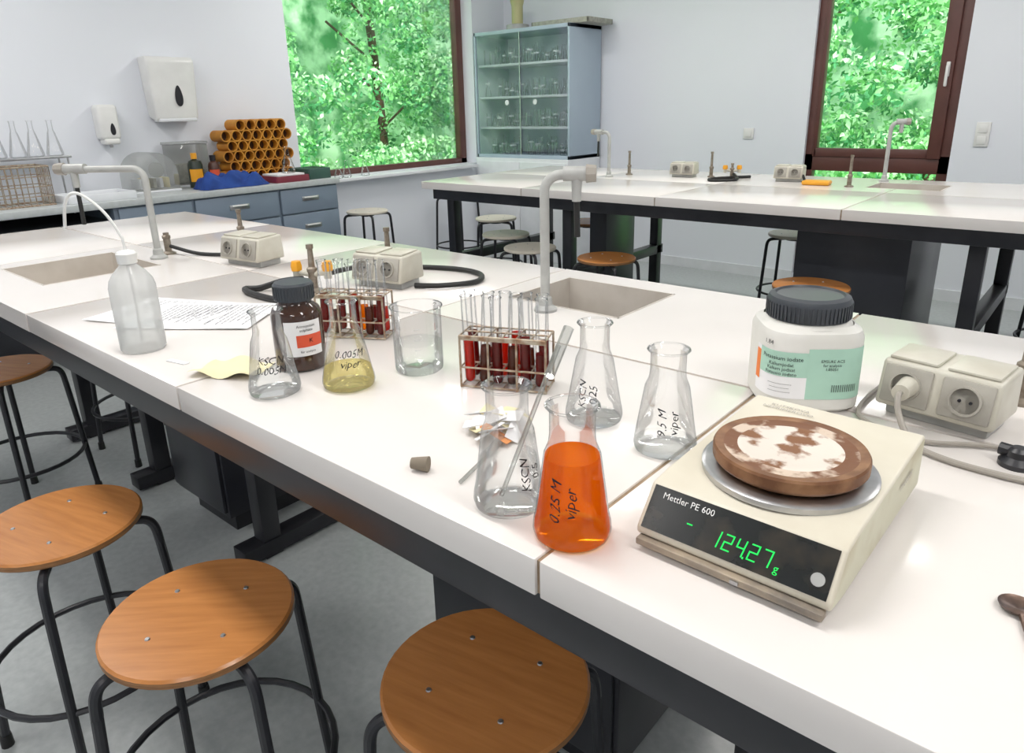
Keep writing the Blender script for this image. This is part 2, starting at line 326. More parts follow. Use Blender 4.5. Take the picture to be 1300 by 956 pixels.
def drop(o,x,y,z,w,h,m):
    n=28; vs=[]
    for i in range(n):
        a=2*pi*i/n; yy=math.sin(a)*w*(1-0.45*(0.5+0.5*math.cos(a))); zz=math.cos(a)*h
        vs.append((x,y+yy,z+zz))
    vs2=[(v[0]+0.004,v[1],v[2]) for v in vs]
    o.add(vs+vs2,[tuple(range(n,2*n))]+[(i,(i+1)%n,n+(i+1)%n,n+i) for i in range(n)],m)
o=O('paper_towel_dispenser')
q=O('tmp'); q.prism([(0,0.03),(0.09,0.0),(0.115,0.02),(0.125,0.36),(0.10,0.385),(0,0.385)],-0.15,0.15,WHITEP,0.014,taper=lambda z:0.88+0.12*min(1,z/0.2))
o.add([(v[1],-v[0],v[2]) for v in q.v],q.f,WHITEP)
drop(o,0.121,0.02,0.155,0.030,0.062,INK); o.box((0.075,0,0.012),(0.09,0.24,0.02),WHITEG,0.006); o.done((XL,2.21,1.295))
o=O('soap_dispenser'); o.box((0.05,0,0.14),(0.10,0.115,0.20),WHITEP,0.022,seg=4); o.box((0.06,0,0.03),(0.08,0.09,0.035),WHITEP,0.012,seg=3)
drop(o,0.098,0.012,0.10,0.018,0.034,INK); o.cyl((0.06,0,-0.005),(0.06,0,0.02),0.01,0.012,STEEL); o.done((XL,1.80,1.165))

# ------------------------------------------------------------------ glassware
def flask_prof(R,h,rn):
    hs=h*0.70
    return [(0,0.001),(R*0.82,0.0),(R*0.95,0.003),(R,0.010),(R*0.985,0.018),(R*0.93,0.028),(rn+0.006,hs-0.008),(rn+0.001,hs+0.004),(rn,hs+0.014),(rn,h-0.006),(rn+0.002,h-0.003),(rn+0.004,h),(rn+0.0025,h+0.001)]
def rad(prof,z):
    for (r0,z0),(r1,z1) in zip(prof[1:],prof[2:]):
        if z0<=z<=z1 and z1>z0: return r0+(r1-r0)*(z-z0)/(z1-z0)
    return prof[-1][0]
def liquid(o,prof,level,m,gap=0.0016):
    q=[(max(r-gap,0.001),max(z,0.003)) for r,z in prof[2:] if z<level-0.001]+[(rad(prof,level)-gap,level),(0,level)]
    o.lathe(q,m)
def wrap_text(o,prof,txt,size,ang,zc,m=INK,vert=True,off=0.0007,hand=False):
    def fn(u,v):
        if hand: v=v+0.0009*math.sin(u*420+size*900); u=u+0.0006*math.sin(v*500)
        if vert: z=zc+u; du=-v
        else: z=zc+v; du=u
        r=rad(prof,z)+off; a=ang+du/r
        return (r*math.cos(a),r*math.sin(a),z)
    o.text(txt,size,fn,m,shear=0.35 if hand else 0)
def flask(x,y,R=0.041,h=0.142,rn=0.0215,liq=None,level=0.04,txt=None,da=0.0,vert=True,ts=0.02,tz=0.045):
    o=O('erlenmeyer_flask'); p=flask_prof(R,h,rn); o.lathe(p,GLASS,seg=48)
    n=40; o.tube([((rn+0.0035)*math.cos(2*pi*i/n),(rn+0.0035)*math.sin(2*pi*i/n),h) for i in range(n+1)],0.0014,GLASS,6)
    if liq: liquid(o,p,level,liq)
    if txt: wrap_text(o,p,txt,ts,math.atan2(-y,-x)+da,tz,vert=vert,hand=True)
    return o.done((x,y,BZ))
flask(-0.380,0.530,0.0415,0.148,0.0235,ORNG,0.094,'0.25 M\nviper',-0.25,ts=0.016,tz=0.055)
flask(-0.472,0.536,0.041,0.145,0.0235,WATER,0.060,'KSCN\n0.5',0.75,ts=0.015,tz=0.05)
flask(-0.40,0.765,0.041,0.138,0.0225,WATER,0.012,'9.5 M\nviper',0.1,ts=0.015,tz=0.05)
flask(-0.525,0.785,0.041,0.146,0.0205,WATER,0.006,'KSCN\n0.25',-0.25,ts=0.015,tz=0.05)
flask(-0.993,0.560,0.041,0.138,0.0225,WATER,0.034,'KSCN\n0.005M',-0.1,vert=False,ts=0.016,tz=0.056)
flask(-0.920,0.652,0.043,0.145,0.0215,PYEL,0.034,'0.005M\nviper',0.1,vert=False,ts=0.016,tz=0.056)
def beaker(x,y,R=0.042,h=0.115,level=0.052):
    o=O('glass_beaker'); p=[(0,0.001),(R-0.006,0),(R-0.001,0.004),(R,0.01),(R,h-0.006),(R+0.003,h),(R+0.002,h+0.001)]
    o.lathe(p,GLASS,seg=48); liquid(o,p,level,WATER)
    n=40; o.tube([((R+0.0025)*math.cos(2*pi*i/n),(R+0.0025)*math.sin(2*pi*i/n),h) for i in range(n+1)],0.0012,GLASS,6)
    for i in range(4): o.lathe([(R+0.0004,0.03+0.018*i),(R+0.0004,0.0308+0.018*i)],WHITEG,a0=math.atan2(-y,-x)-0.15,a1=math.atan2(-y,-x)+0.1,seg=6)
    o.done((x,y,BZ))
beaker(-0.883,0.775)
o=O('dropper_pipette')
o.tube([(-0.484,0.536,BZ+0.006),(-0.418,0.558,BZ+0.195)],0.0028,FROST,8); o.tube([(-0.428,0.555,BZ+0.16),(-0.408,0.562,BZ+0.215)],0.0058,FROST,10,2); o.done()
o=O('dropper_pipette'); o.tube([(-0.545,0.53,BZ+0.004),(-0.565,0.60,BZ+0.004)],0.0025,FROST,8); o.tube([(-0.565,0.60,BZ+0.006),(-0.580,0.645,BZ+0.007)],0.006,FROST,10,2); o.done()
O('rubber_stopper').lathe([(0,-0.011),(0.007,-0.011),(0.010,0.011),(0,0.011)],CORK,M=Matrix.Rotation(pi/2,4,'Y'),seg=24).done((-0.61,0.525,BZ+0.0098),0.5)
STR=mat('strip_orange',(0.8,0.30,0.08),0.7)
o=O('paper_scraps')
for i in range(16):
    a=random.random()*3; o.box((random.uniform(-0.035,0.035),random.uniform(-0.03,0.03),0.005+random.random()*0.018),(0.045,0.02,0.0008),[PAPER,PAPER,NOTE,PAPER,PAPER,STR,NOTE][i%7],0,(random.uniform(-.6,.6),random.uniform(-.5,.5),a))
o.b2(-0.01,0.01,-0.01,0.01,-0.004,0.003,PAPER); o.done((-0.605,0.665,BZ+0.004))
o=O('reagent_bottle'); R=0.044
o.lathe([(0,0.0),(R-0.004,0),(R,0.004),(R,0.098),(R-0.004,0.108),(R-0.014,0.116),(0.028,0.120),(0.028,0.126)],AMBER,seg=48)
o.lathe([(0.028,0.124),(0.034,0.124),(0.034,0.150),(0.031,0.154),(0,0.154)],LIDB,seg=48)
for i in range(36):
    a=2*pi*i/36; o.box((0.0342*math.cos(a),0.0342*math.sin(a),0.137),(0.0015,0.002,0.022),LIDB,0,(0,0,a))
ca=math.atan2(-0.655,1.045)
o.lathe([(R+0.0006,0.030),(R+0.0006,0.092)],PAPER,a0=ca-0.55,a1=ca+0.95,seg=16); o.lathe([(R+0.0010,0.046),(R+0.0010,0.068)],REDLAB,a0=ca-0.1,a1=ca+0.95,seg=12)
pr=[(0,0),(R,0),(R,0.2)]
wrap_text(o,pr,'Ammonium\nsulphate',0.007,ca+0.3,0.080,INK,False,0.0014); wrap_text(o,pr,'K',0.011,ca+0.45,0.057,INK,False,0.0016); wrap_text(o,pr,'for analysis',0.006,ca+0.3,0.038,INK,False,0.0014); o.done((-1.070,0.662,BZ))
def rack(x,y,rz,cols,seed,nx=6,ny=2,p=0.0235,h=0.088,tl=0.145):
    random.seed(seed); o=O('test_tube_rack'); L=nx*p; W=ny*p*1.15; w=0.0017
    xs=[-L/2+i*p for i in range(nx+1)]; ys=[-W/2+j*W/ny for j in range(ny+1)]
    for z in (0.003,0.035,h):
        for yy in ys: o.tube([(-L/2,yy,z),(L/2,yy,z)],w,WIRE,6)
        for xx in xs: o.tube([(xx,-W/2,z),(xx,W/2,z)],w*0.9,WIRE,6)
    for xx in (-L/2,-L/2+2*p,-L/2+4*p,L/2):
        for yy in (-W/2,W/2): o.tube([(xx,yy,0.001),(xx,yy,h)],w*1.2,WIRE,6)
    o.box((0,-W/2,h-0.004),(L,0.0012,0.006),WIRE)
    o.done((x,y,BZ),rz); par=o.ob
    t=O('test_tubes'); r=0.0088
    for i in range(nx):
        for j in range(ny):
            if random.random()<0.08: continue
            cx,cy=xs[i]+p/2,(ys[j]+ys[j+1])/2
            M=Euler((random.uniform(-.05,.05),random.uniform(-.06,.06),0)).to_matrix().to_4x4()
            pr=[(0.0,0)]+[(r*math.sin(k*pi/10),r-r*math.cos(k*pi/10)) for k in range(1,6)]+[(r,tl-0.003),(r+0.0015,tl),(r+0.0005,tl+0.001)]
            t.lathe(pr,GLASS,(cx,cy,0.006),18,M)
            t.tube([tuple(M@Vector(((r+0.0008)*math.cos(2*pi*k/16),(r+0.0008)*math.sin(2*pi*k/16),tl))+Vector((cx,cy,0.006))) for k in range(17)],0.0009,GLASS,5)
            lv=random.uniform(0.045,0.085); m=cols[(i*ny+j)%len(cols)]
            q=[(0,0.001)]+[((r-0.001)*math.sin(k*pi/10),r-(r-0.001)*math.cos(k*pi/10)) for k in range(1,6)]+[(r-0.001,lv),(0,lv)]
            t.lathe(q,m,(cx,cy,0.006),16,M)
    ob=t.done(); ob.parent=par
rack(-0.712,0.812,0.42,[REDB,REDL,AMBL,REDL,REDL,REDB,AMBL],3)
rack(-1.135,0.835,0.50,[REDL,ORNG,AMBL,REDL,REDL,REDB],5)

o=O('wash_bottle'); R=0.041
o.lathe([(0,0),(R-0.004,0),(R,0.005),(R,0.125),(R-0.003,0.138),(R-0.012,0.152),(0.018,0.164),(0.014,0.168),(0.014,0.174)],LDPE,seg=40)
o.lathe([(0.017,0.170),(0.018,0.188),(0.015,0.192),(0.006,0.195),(0,0.195)],WHITEP,seg=30)
o.lathe([(R-0.002,0.005),(R-0.002,0.05),(0,0.05)],WATER,seg=32)
o.tube([(0,0,0.02),(0,0,0.195),(-0.004,-0.003,0.225),(-0.020,-0.016,0.265),(-0.045,-0.036,0.295),(-0.062,-0.05,0.30),(-0.075,-0.06,0.28),(-0.083,-0.066,0.235)],0.0028,WHITEP,8,5); o.done((-1.405,0.528,BZ))

def paper(name,x,y,w,h,rz,lines,m=PAPER,curl=0.004,dz=0.0):
    o=O(name); nx,ny=14,10; vs=[];fs=[]
    f=lambda u,v:(u,v,0.001+curl*(0.5+0.5*math.sin(u*(18 if curl<.01 else 70)+v*(7 if curl<.01 else 40)))*abs(v)/h*1.5)
    for j in range(ny+1):
        for i in range(nx+1): vs.append(f(-w/2+w*i/nx,-h/2+h*j/ny))
    for j in range(ny):
        for i in range(nx):
            a=j*(nx+1)+i; fs.append((a,a+1,a+nx+2,a+nx+1))
    o.add(vs,fs,m)
    for k in range(lines):
        v=h/2-0.025-k*(h-0.05)/max(lines,1); uu=-w/2+0.02; end=w/2-0.02-random.random()*0.06
        while uu<end:
            l=random.uniform(0.008,0.022); q=[(uu,v),(min(uu+l,end),v),(min(uu+l,end),v+0.0024),(uu,v+0.0024)]
            o.add([(a,b,f(a,b)[2]+0.0008) for a,b in q],[(0,1,2,3)],PRINT); uu+=l+0.003
    return o.done((x,y,BZ+dz),rz)
paper('printed_sheet',-1.53,0.715,0.21,0.297,-0.95,20,dz=0.0012)
paper('printed_sheet',-1.63,0.685,0.21,0.297,-1.15,14)
paper('crumpled_note',-1.145,0.568,0.12,0.085,0.5,0,NOTE,0.018)
O('spilled_label').box((0,0,0.001),(0.05,0.012,0.0015),PAPER,0).done((-1.27,0.53,BZ),0.2)

# ------------------------------------------------------------------ balance
o=O('laboratory_balance'); W=0.193
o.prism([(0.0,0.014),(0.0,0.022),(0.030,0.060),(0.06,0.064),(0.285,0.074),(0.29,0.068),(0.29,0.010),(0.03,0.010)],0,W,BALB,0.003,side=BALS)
dy,dz=0.030,0.038
L=math.hypot(dy,dz); dv=(dy/L,dz/L); nv=(-dz/L,dy/L)
def pan(u,v,off=0.001): return (u,dv[0]*v+nv[0]*off,0.022+dv[1]*v+nv[1]*off)
def pq(u0,u1,v0,v1,m,off,sl=0.0):
    o.add([pan(u0+sl*v0,v0,off),pan(u1+sl*v0,v0,off),pan(u1+sl*v1,v1,off),pan(u0+sl*v1,v1,off)],[(0,1,2,3)],m)
pq(0.005,W-0.005,0.001,L-0.002,PANEL,0.0008)
segs={'0':'abcdef','1':'bc','2':'abged','4':'fgbc','7':'abc'}
def digit(ch,u,v,w=0.0085,h=0.016,t=0.0014,sl=0.12):
    S={'a':(0,w,h-t,h),'g':(0,w,h/2-t/2,h/2+t/2),'d':(0,w,0,t),'f':(0,t,h/2,h),'b':(w-t,w,h/2,h),'e':(0,t,0,h/2),'c':(w-t,w,0,h/2)}
    for k in segs[ch]:
        a,b,c,d=S[k]; pq(u+a,u+b,v+c,v+d,GREEN,0.0016,sl)
u=0.075
for ch in '12427':
    digit(ch,u,0.009); u+=0.0125
    if ch=='4': pq(u-0.0025,u-0.001,0.008,0.010,GREEN,0.0016)
o.text('g',0.011,lambda a,b:pan(u+0.004+a,0.011+b,0.0016),GREEN); pq(0.050,0.056,0.0195,0.0208,GREEN,0.0016)
o.text('Mettler PE 600',0.0092,lambda a,b:pan(0.045+a,0.038+b,0.0016),WHITEP)
o.lathe([(0.006,0),(0.006,0.0015),(0,0.0015)],TAPG,pan(W-0.016,0.016),20,Matrix.Rotation(math.atan2(dz,dy),4,'X'))
o.b2(0.004,W-0.004,-0.008,0.004,0.006,0.014,BALD,0.002); o.box((0.11,-0.0085,0.010),(0.008,0.002,0.004),STEEL)
for a in (0.02,W-0.02):
    for b in (0.04,0.25): o.cyl((a,b,0),(a,b,0.012),0.009,0.009,RUB)
pc=(W/2+0.004,0.130,0)
o.lathe([(0.087,0.064),(0.087,0.070),(0.083,0.072),(0,0.072)],STEEL,pc,48)
o.lathe([(0,0.074),(0.070,0.074),(0.0745,0.077),(0.0765,0.080),(0.0765,0.090)],RUSTD,pc,56)
o.lathe([(0.0765,0.090),(0.075,0.0925),(0.073,0.092),(0.066,0.0915)],RUSTD,pc,56); o.lathe([(0.066,0.0915),(0.060,0.0905),(0.052,0.091)],RUST,pc,56); o.lathe([(0.052,0.091),(0.046,0.091),(0.045,0.0905),(0.026,0.0907),(0.025,0.0902),(0.0,0.0905)],RUSTW,pc,56)
o.text('mettler',0.016,lambda a,b:(W+0.0008,0.22+a,0.048+b),TAPD)
o.text('KUTSKOVA\nNEPRIMEROVO',0.009,lambda a,b:(0.05+a,0.262+b,0.0742+0.0),TAPD)
o.done((-0.318,0.556,BZ),-0.02)

# ------------------------------------------------------------------ white jar
o=O('chemical_jar'); R=0.072; sq=3.4
o.lathe([(0,0),(R-0.006,0),(R,0.006),(R,0.108),(R-0.004,0.118),(R-0.014,0.125)],JAR,seg=64,sq=sq)
o.lathe([(0.064,0.122),(0.056,0.128),(0.050,0.130)],JAR,seg=64)
o.lathe([(0.050,0.126),(0.058,0.128),(0.059,0.153),(0.056,0.159),(0.048,0.162),(0.046,0.159),(0,0.159)],LIDB,seg=56)
for i in range(60):
    a=2*pi*i/60; o.box((0.0592*math.cos(a),0.0592*math.sin(a),0.141),(0.0016,0.0022,0.022),LIDB,0,(0,0,a))
jr=2.2; ca=math.atan2(-1.06,0.33)-jr
def jw(txt,size,ang,zc,m=INK):
    def fn(u,v):
        a=ang+u/0.080; rr=(R+0.0016)/((abs(math.cos(a))**sq+abs(math.sin(a))**sq)**(1/sq)); return (rr*math.cos(a),rr*math.sin(a),zc+v)
    o.text(txt,size,fn,m)
lab=lambda z0,z1,a0,a1,m,off: o.lathe([(R+off,z0),(R+off,z1)],m,a0=ca+a0,a1=ca+a1,seg=20,sq=sq)
lab(0.022,0.092,-1.0,0.1,PAPER,0.0006); lab(0.022,0.098,0.1,1.25,GRLAB,0.0006); lab(0.040,0.085,-1.0,-0.82,ORLAB,0.0010); lab(0.055,0.092,-0.82,0.1,GRLAB,0.0009)
jw('Potassium iodate',0.0085,ca-0.35,0.082); jw('Kaliumjodat\nKalium jodaat\nPotassio iodato',0.007,ca-0.35,0.066); jw('EMSURE ACS\nfor analysis\n1.05051',0.006,ca+0.55,0.074)
jw('-----------------\n--------------\n----------------',0.006,ca-0.35,0.038)
jw('||||||||||||',0.012,ca+0.8,0.040); jw('1.84',0.009,ca-0.6,0.103)
o.done((-0.326,1.052,BZ),jr)

# ------------------------------------------------------------------ sockets / taps / gas
def socket_box(x,y,rz,w=0.155,sc=1.0):
    o=O('power_socket_box'); h=0.085
    o.b2(-w/2+0.01,w/2-0.01,-0.035,0.04,0,0.02,TAPG,0.003)
    o.prism([(-0.055,0.018),(-0.040,h),(0.045,h+0.004),(0.05,0.018)],-w/2,w/2,CREAM,0.006)
    t=math.atan2(0.015,h-0.018)
    for cx in (-w/4,w/4):
        c=(cx,-0.0485,0.053)
        o.box(c,(w*0.42,0.006,0.056),SOCK,0.003,(-t,0,0))
        o.lathe([(0.021,0.0),(0.021,0.006),(0.018,0.006),(0.018,0.001),(0,0.001)],SOCK,c,28,Matrix.Rotation(-t,4,'X')@Matrix.Rotation(pi/2,4,'X')@Matrix.Translation((0,0,0.002)))
        for d in (-0.007,0.007): o.cyl((cx+d,-0.05,0.053),(cx+d,-0.0535,0.053),0.0022,0.0022,INK,8)
    o.box((-w/4,-0.0,h+0.004),(w*0.42,0.07,0.005),CREAM,0.002,(0.03,0,0)); o.box((w/4,-0.0,h+0.004),(w*0.42,0.07,0.005),CREAM,0.002,(0.03,0,0))
    o.done((x,y,BZ),rz).scale=(sc,sc,sc); return o
socket_box(-0.138,1.085,-0.16,0.155,0.96)
socket_box(-1.975,1.10,0.15,0.17,1.0); socket_box(-1.42,1.16,0.2,0.16,1.0)
socket_box(-2.10,4.10,0.1,sc=0.99); socket_box(-1.46,4.12,0.1,sc=0.99)
o=O('power_cable')
o.cyl((-0.178,1.042,BZ+0.053),(-0.180,1.000,BZ+0.056),0.014,0.011,CREAM)
o.tube([(-0.180,1.003,BZ+0.056),(-0.179,0.985,BZ+0.054),(-0.172,0.972,BZ+0.035),(-0.150,0.955,BZ+0.010),(-0.11,0.940,BZ+0.005),(-0.05,0.935,BZ+0.005),(0.02,0.940,BZ+0.005),(0.12,0.93,BZ+0.005)],0.004,TAPD,8,6)
o.tube([(-0.235,1.16,BZ+0.005),(-0.232,1.02,BZ+0.005),(-0.15,0.978,BZ+0.005),(-0.08,1.01,BZ+0.005),(0.0,1.03,BZ+0.005),(0.1,1.02,BZ+0.005)],0.003,TAPD,8,6); o.done()
def tap(x,y,rz,h=0.31,arm=0.12,m=TAPG,hose=0.09,hl=1.0):
    o=O('gooseneck_tap'); o.lathe([(0,0),(0.026,0),(0.026,0.006),(0.016,0.014),(0.0145,0.03),(0.0105,0.034)],m,seg=28)
    rr=0.035; pts=[(0,0,0.02),(0,0,h-rr)]
    for k in range(1,7):
        a=k*pi/12; pts.append((rr-rr*math.cos(a),0,h-rr+rr*math.sin(a)))
    pts.append((arm,0,h)); o.tube(pts,0.0105,m,14)
    o.cyl((arm-0.04*hl,0,h+0.002),(arm+0.028*hl,0,h+0.002),0.0155,0.0155,m,20); o.cyl((arm+0.028*hl,0,h+0.002),(arm+0.058*hl,0,h+0.002),0.019,0.017,TAPD,8)
    o.cyl((arm,0,h),(arm,0,h-0.055),0.0115,0.0095,m); o.tube([(arm,0,h-0.05),(arm+0.002,0,h-0.05-hose)],0.0065,RUB,10); o.done((x,y,BZ),rz)
tap(-0.935,1.20,0.55,0.295,0.068,hose=0.08,hl=0.7)
tap(-2.31,0.965,pi+0.60,0.280,0.23,hose=0.12)
tap(-2.52,3.90,2.9,0.27,0.10,hose=0.10); tap(-1.02,4.33,0.4,0.31,0.05,hose=0.0,hl=0.7)
def gas_post(x,y,knobs=True,h=0.10,rz=0):
    o=O('gas_tap'); o.lathe([(0,0),(0.022,0),(0.022,0.005),(0.011,0.010),(0.011,0.05),(0.013,0.052),(0.013,0.060),(0.008,0.064),(0.0065,h-0.012),(0.009,h-0.010),(0.009,h),(0.0,h)],BRASS,seg=20)
    if knobs:
        for s in (-1,1):
            o.cyl((0,0,0.045),(s*0.04,0,0.05),0.008,0.007,CREAM); o.lathe([(0,0),(0.014,0),(0.015,0.012),(0.012,0.024),(0,0.024)],YEL,(s*0.04,0,0.054),6)
            o.cyl((s*0.04,0,0.034),(s*0.04,0,0.056),0.010,0.010,CREAM)
    o.done((x,y,BZ),rz)
gas_post(-1.52,1.00,True,0.12,0.6); gas_post(-1.56,1.28,False,0.12); gas_post(-2.32,1.26,False,0.12); gas_post(-0.062,1.215,False,0.15)
gas_post(-2.36,1.02,False,0.07)
gas_post(-2.48,4.08,False,0.15); gas_post(-1.95,4.16,False,0.15); gas_post(-1.80,4.12,True,0.09,0.4); gas_post(-1.10,3.98,False,0.16)
z=BZ+0.008
o=O('gas_hose')
o.tube([(-1.52,0.97,z+0.03),(-1.58,0.95,z+0.02),(-1.64,0.92,z),(-1.66,0.89,z),(-1.58,0.875,z),(-1.44,0.88,z)],0.008,RUB,10,6)
o.tube([(-1.52,1.04,z+0.03),(-1.55,1.18,z+0.02),(-1.50,1.32,z),(-1.38,1.37,z),(-1.28,1.36,z),(-1.23,1.29,z),(-1.27,1.21,z),(-1.33,1.17,z)],0.007,RUB,10,6); o.done()
O('gas_hose').tube([(-2.34,1.02,z+0.02),(-2.25,1.06,z),(-2.15,1.10,z),(-2.08,1.12,z+0.01)],0.006,RUB,10,6).done()
o=O('gas_hose'); o.tube([(-1.78,4.1,z+0.02),(-1.72,4.0,z),(-1.82,3.9,z),(-1.86,4.0,z),(-1.72,4.2,z)],0.009,RUB,10,6); o.done()
o=O('gas_hose'); o.tube([(-1.38,4.1,z+0.03),(-1.36,4.08,z),(-1.355,4.03,z)],0.007,RUB,10,6); o.done()
O('orange_detector').box((0,0,0.012),(0.14,0.09,0.024),YEL,0.01).done((-1.27,4.0,BZ),0.1)
o=O('gas_tap_valve'); o.lathe([(0,0),(0.020,0),(0.020,0.006),(0.012,0.012),(0.012,0.020),(0.008,0.024),(0,0.024)],BLACK); o.tube([(-0.02,0.005,0.016),(0.06,-0.012,0.016)],0.008,BLACK,10); o.done((-0.040,0.985,BZ))
o=O('metal_spoon'); o.lathe([(0,0),(0.010,0.001),(0.014,0.004),(0.015,0.006),(0.010,0.003),(0,0.002)],SPOON,seg=24); o.tube([(0.005,-0.012,0.004),(0.025,-0.08,0.004)],0.003,SPOON,8); o.done((-0.005,0.676,BZ))

# ------------------------------------------------------------------ glass cabinet
cx0,cx1,cy0,cy1,cz0,cz1=-4.70,-3.64,5.02,5.48,0.90,1.97
o=O('cabinet_base_cupboard'); o.b2(cx0,cx1,cy0-0.02,cy1,0,cz0,WHITEG,0.004); o.b2(cx0+0.02,(cx0+cx1)/2-0.003,cy0-0.032,cy0-0.018,0.1,cz0-0.03,WHITEG,0.003); o.b2((cx0+cx1)/2+0.003,cx1-0.02,cy0-0.032,cy0-0.018,0.1,cz0-0.03,WHITEG,0.003); o.done()
o=O('glass_display_cabinet')
o.b2(cx0,cx0+0.02,cy0,cy1,cz0,cz1,CABM,0.002); o.b2(cx1-0.02,cx1,cy0,cy1,cz0,cz1,CABM,0.002)
o.b2(cx0,cx1,cy0,cy1,cz0,cz0+0.03,CABM,0.002); o.b2(cx0,cx1,cy0,cy1,cz1-0.03,cz1,CABM,0.002); o.b2(cx0+0.02,cx1-0.02,cy1-0.015,cy1,cz0+0.03,cz1-0.03,CABIN)
o.b2(cx0+0.02,cx0+0.024,cy0+0.02,cy1-0.015,cz0+0.03,cz1-0.03,CABIN); o.b2(cx1-0.024,cx1-0.02,cy0+0.02,cy1-0.015,cz0+0.03,cz1-0.03,CABIN)
sh=[1.16,1.42,1.69]
for z in sh: o.b2(cx0+0.024,cx1-0.024,cy0+0.03,cy1-0.015,z-0.010,z+0.010,WHITEG,0.002)
for i in range(2):
    a=cx0+0.02+i*(cx1-cx0-0.04)/2; b=a+(cx1-cx0-0.04)/2; yy=cy0+0.004+0.01*i
    o.b2(a,b,yy,yy+0.004,cz0+0.03,cz1-0.03,CPANE); o.b2(b-0.008,b,yy-0.001,yy+0.006,cz0+0.03,cz1-0.03,STEEL)
    o.cyl(((a+b)/2+0.1-0.2*i,yy-0.002,1.375),((a+b)/2+0.1-0.2*i,yy+0.004,1.375),0.022,0.022,WHITEG)
o.done(); cabob=o.ob
g=O('stored_glassware'); random.seed(2)
for zi,z in enumerate([cz0+0.03]+[s+0.010 for s in sh]):
    x=cx0+0.07
    while x<cx1-0.06:
        for yy in (cy0+0.10,cy0+0.24,cy0+0.36):
            if random.random()<0.88:
                h=random.uniform(0.08,0.16); r=random.uniform(0.018,0.03)
                if random.random()<0.5: g.lathe([(0,0.001),(r,0),(r,h),(r+0.002,h+0.001)],GLASS,(x,yy,z),16)
                else: g.lathe(flask_prof(r*1.15,h,r*0.45),GLASS,(x,yy,z),16)
                if random.random()<0.55: g.lathe([(r*1.0,0.0),(r*1.02,0.012)],WHITEG,(x,yy,z+h*random.uniform(0.3,0.9)),14)
        x+=random.uniform(0.062,0.078)
g.done().parent=cabob
o=O('wicker_tray'); o.b2(-0.28,0.28,-0.17,0.17,0,0.012,WICK,0.003); o.b2(-0.29,0.29,-0.18,-0.165,0,0.04,WICK,0.004); o.b2(-0.29,0.29,0.165,0.18,0,0.04,WICK,0.004); o.b2(-0.29,-0.275,-0.18,0.18,0,0.04,WICK,0.004); o.b2(0.275,0.29,-0.18,0.18,0,0.04,WICK,0.004); o.done((-3.80,5.27,cz1))
o=O('reagent_jug'); o.lathe([(0,0),(0.085,0),(0.09,0.01),(0.07,0.05),(0.05,0.06),(0.05,0.2),(0.06,0.24),(0.06,0.26),(0,0.26)],mat('jug_olive',(0.5,0.48,0.25),0.4),seg=30); o.lathe([(0.091,0.0),(0.10,0.006),(0.10,0.05),(0.09,0.055)],TAPG); o.done((-4.35,5.22,cz1))

# ------------------------------------------------------------------ counter clutter
o=O('draining_basket')
W2,D2,H2=0.17,0.10,0.20
for z in [0.004,0.05,0.10,0.15,H2]:
    o.tube([(-D2,-W2,z),(D2,-W2,z),(D2,W2,z),(-D2,W2,z),(-D2,-W2,z)],0.005 if z in (0.004,H2) else 0.0026,WIRE,6)
for i in range(13):
    y=-W2+i*2*W2/12
    for x in (-D2,D2): o.tube([(x,y,0.004),(x,y,H2)],0.0024,WIRE,5)
    o.tube([(-D2,y,0.004),(D2,y,0.004)],0.0018,WIRE,5)
for i in range(9):
    x=-D2+i*2*D2/8
    for y in (-W2,W2): o.tube([(x,y,0.004),(x,y,H2)],0.0024,WIRE,5)
o.done((-4.40,1.15,BZ),0.0)
o=O('drying_shelf'); o.b2(-0.08,0.08,-0.28,0.28,0.222,0.235,STEEL,0.003)
for y in (-0.26,0.26):
    for x in (-0.07,0.07): o.tube([(x,y,0),(x,y,0.225)],0.005,STEEL,8)
o.done((-4.64,1.25,BZ)); shob=o.ob
g=O('drying_flasks')
for i in range(6): g.lathe(flask_prof(0.042,0.19,0.013),GLASS,(0.0+0.02*(i%2),-0.23+i*0.09,0.235),24)
g.done().parent=shob
o=O('enamel_tray'); o.b2(-0.12,0.12,-0.17,0.17,0,0.006,WHITEG); o.b2(-0.125,-0.115,-0.17,0.17,0,0.04,WHITEG,0.003);o.b2(0.115,0.125,-0.17,0.17,0,0.04,WHITEG,0.003);o.b2(-0.12,0.12,-0.175,-0.165,0,0.04,WHITEG,0.003);o.b2(-0.12,0.12,0.165,0.175,0,0.04,WHITEG,0.003); o.done((-4.34,1.53,BZ))
o=O('acrylic_bin')
pf=[(-0.13,0),(0.13,0)]+[(0.13*math.cos(a*pi/12),0.10+0.13*math.sin(a*pi/12)) for a in range(0,13)]
vs=[(-0.1,y,z) for y,z in pf]+[(0.1,y,z) for y,z in pf]; n=len(pf)
o.add(vs,[tuple(range(n)),tuple(range(n,2*n))]+[(i,(i+1)%n,n+(i+1)%n,n+i) for i in range(n)],FROST)
o.b2(-0.105,0.105,-0.135,0.135,0,0.012,WHITEG,0.003); o.cyl((0.101,0,0.13),(0.106,0,0.13),0.045,0.045,FROST)
for i in range(5): o.box((0,-0.08+i*0.04,0.05),(0.12,0.02,0.06),[WHITEG,NOTE,WICK][i%3],0.004)
o.done((-4.50,1.91,BZ))
o=O('acrylic_box'); o.b2(-0.08,0.08,-0.11,0.11,0.006,0.26,FROST,0.006); o.b2(-0.082,0.082,-0.112,0.112,0,0.012,WHITEG,0.002); o.b2(-0.085,0.085,-0.115,0.115,0.258,0.275,FROST,0.003); o.box((0,0,0.08),(0.10,0.16,0.12),WICK,0.01); o.done((-4.64,2.22,BZ))
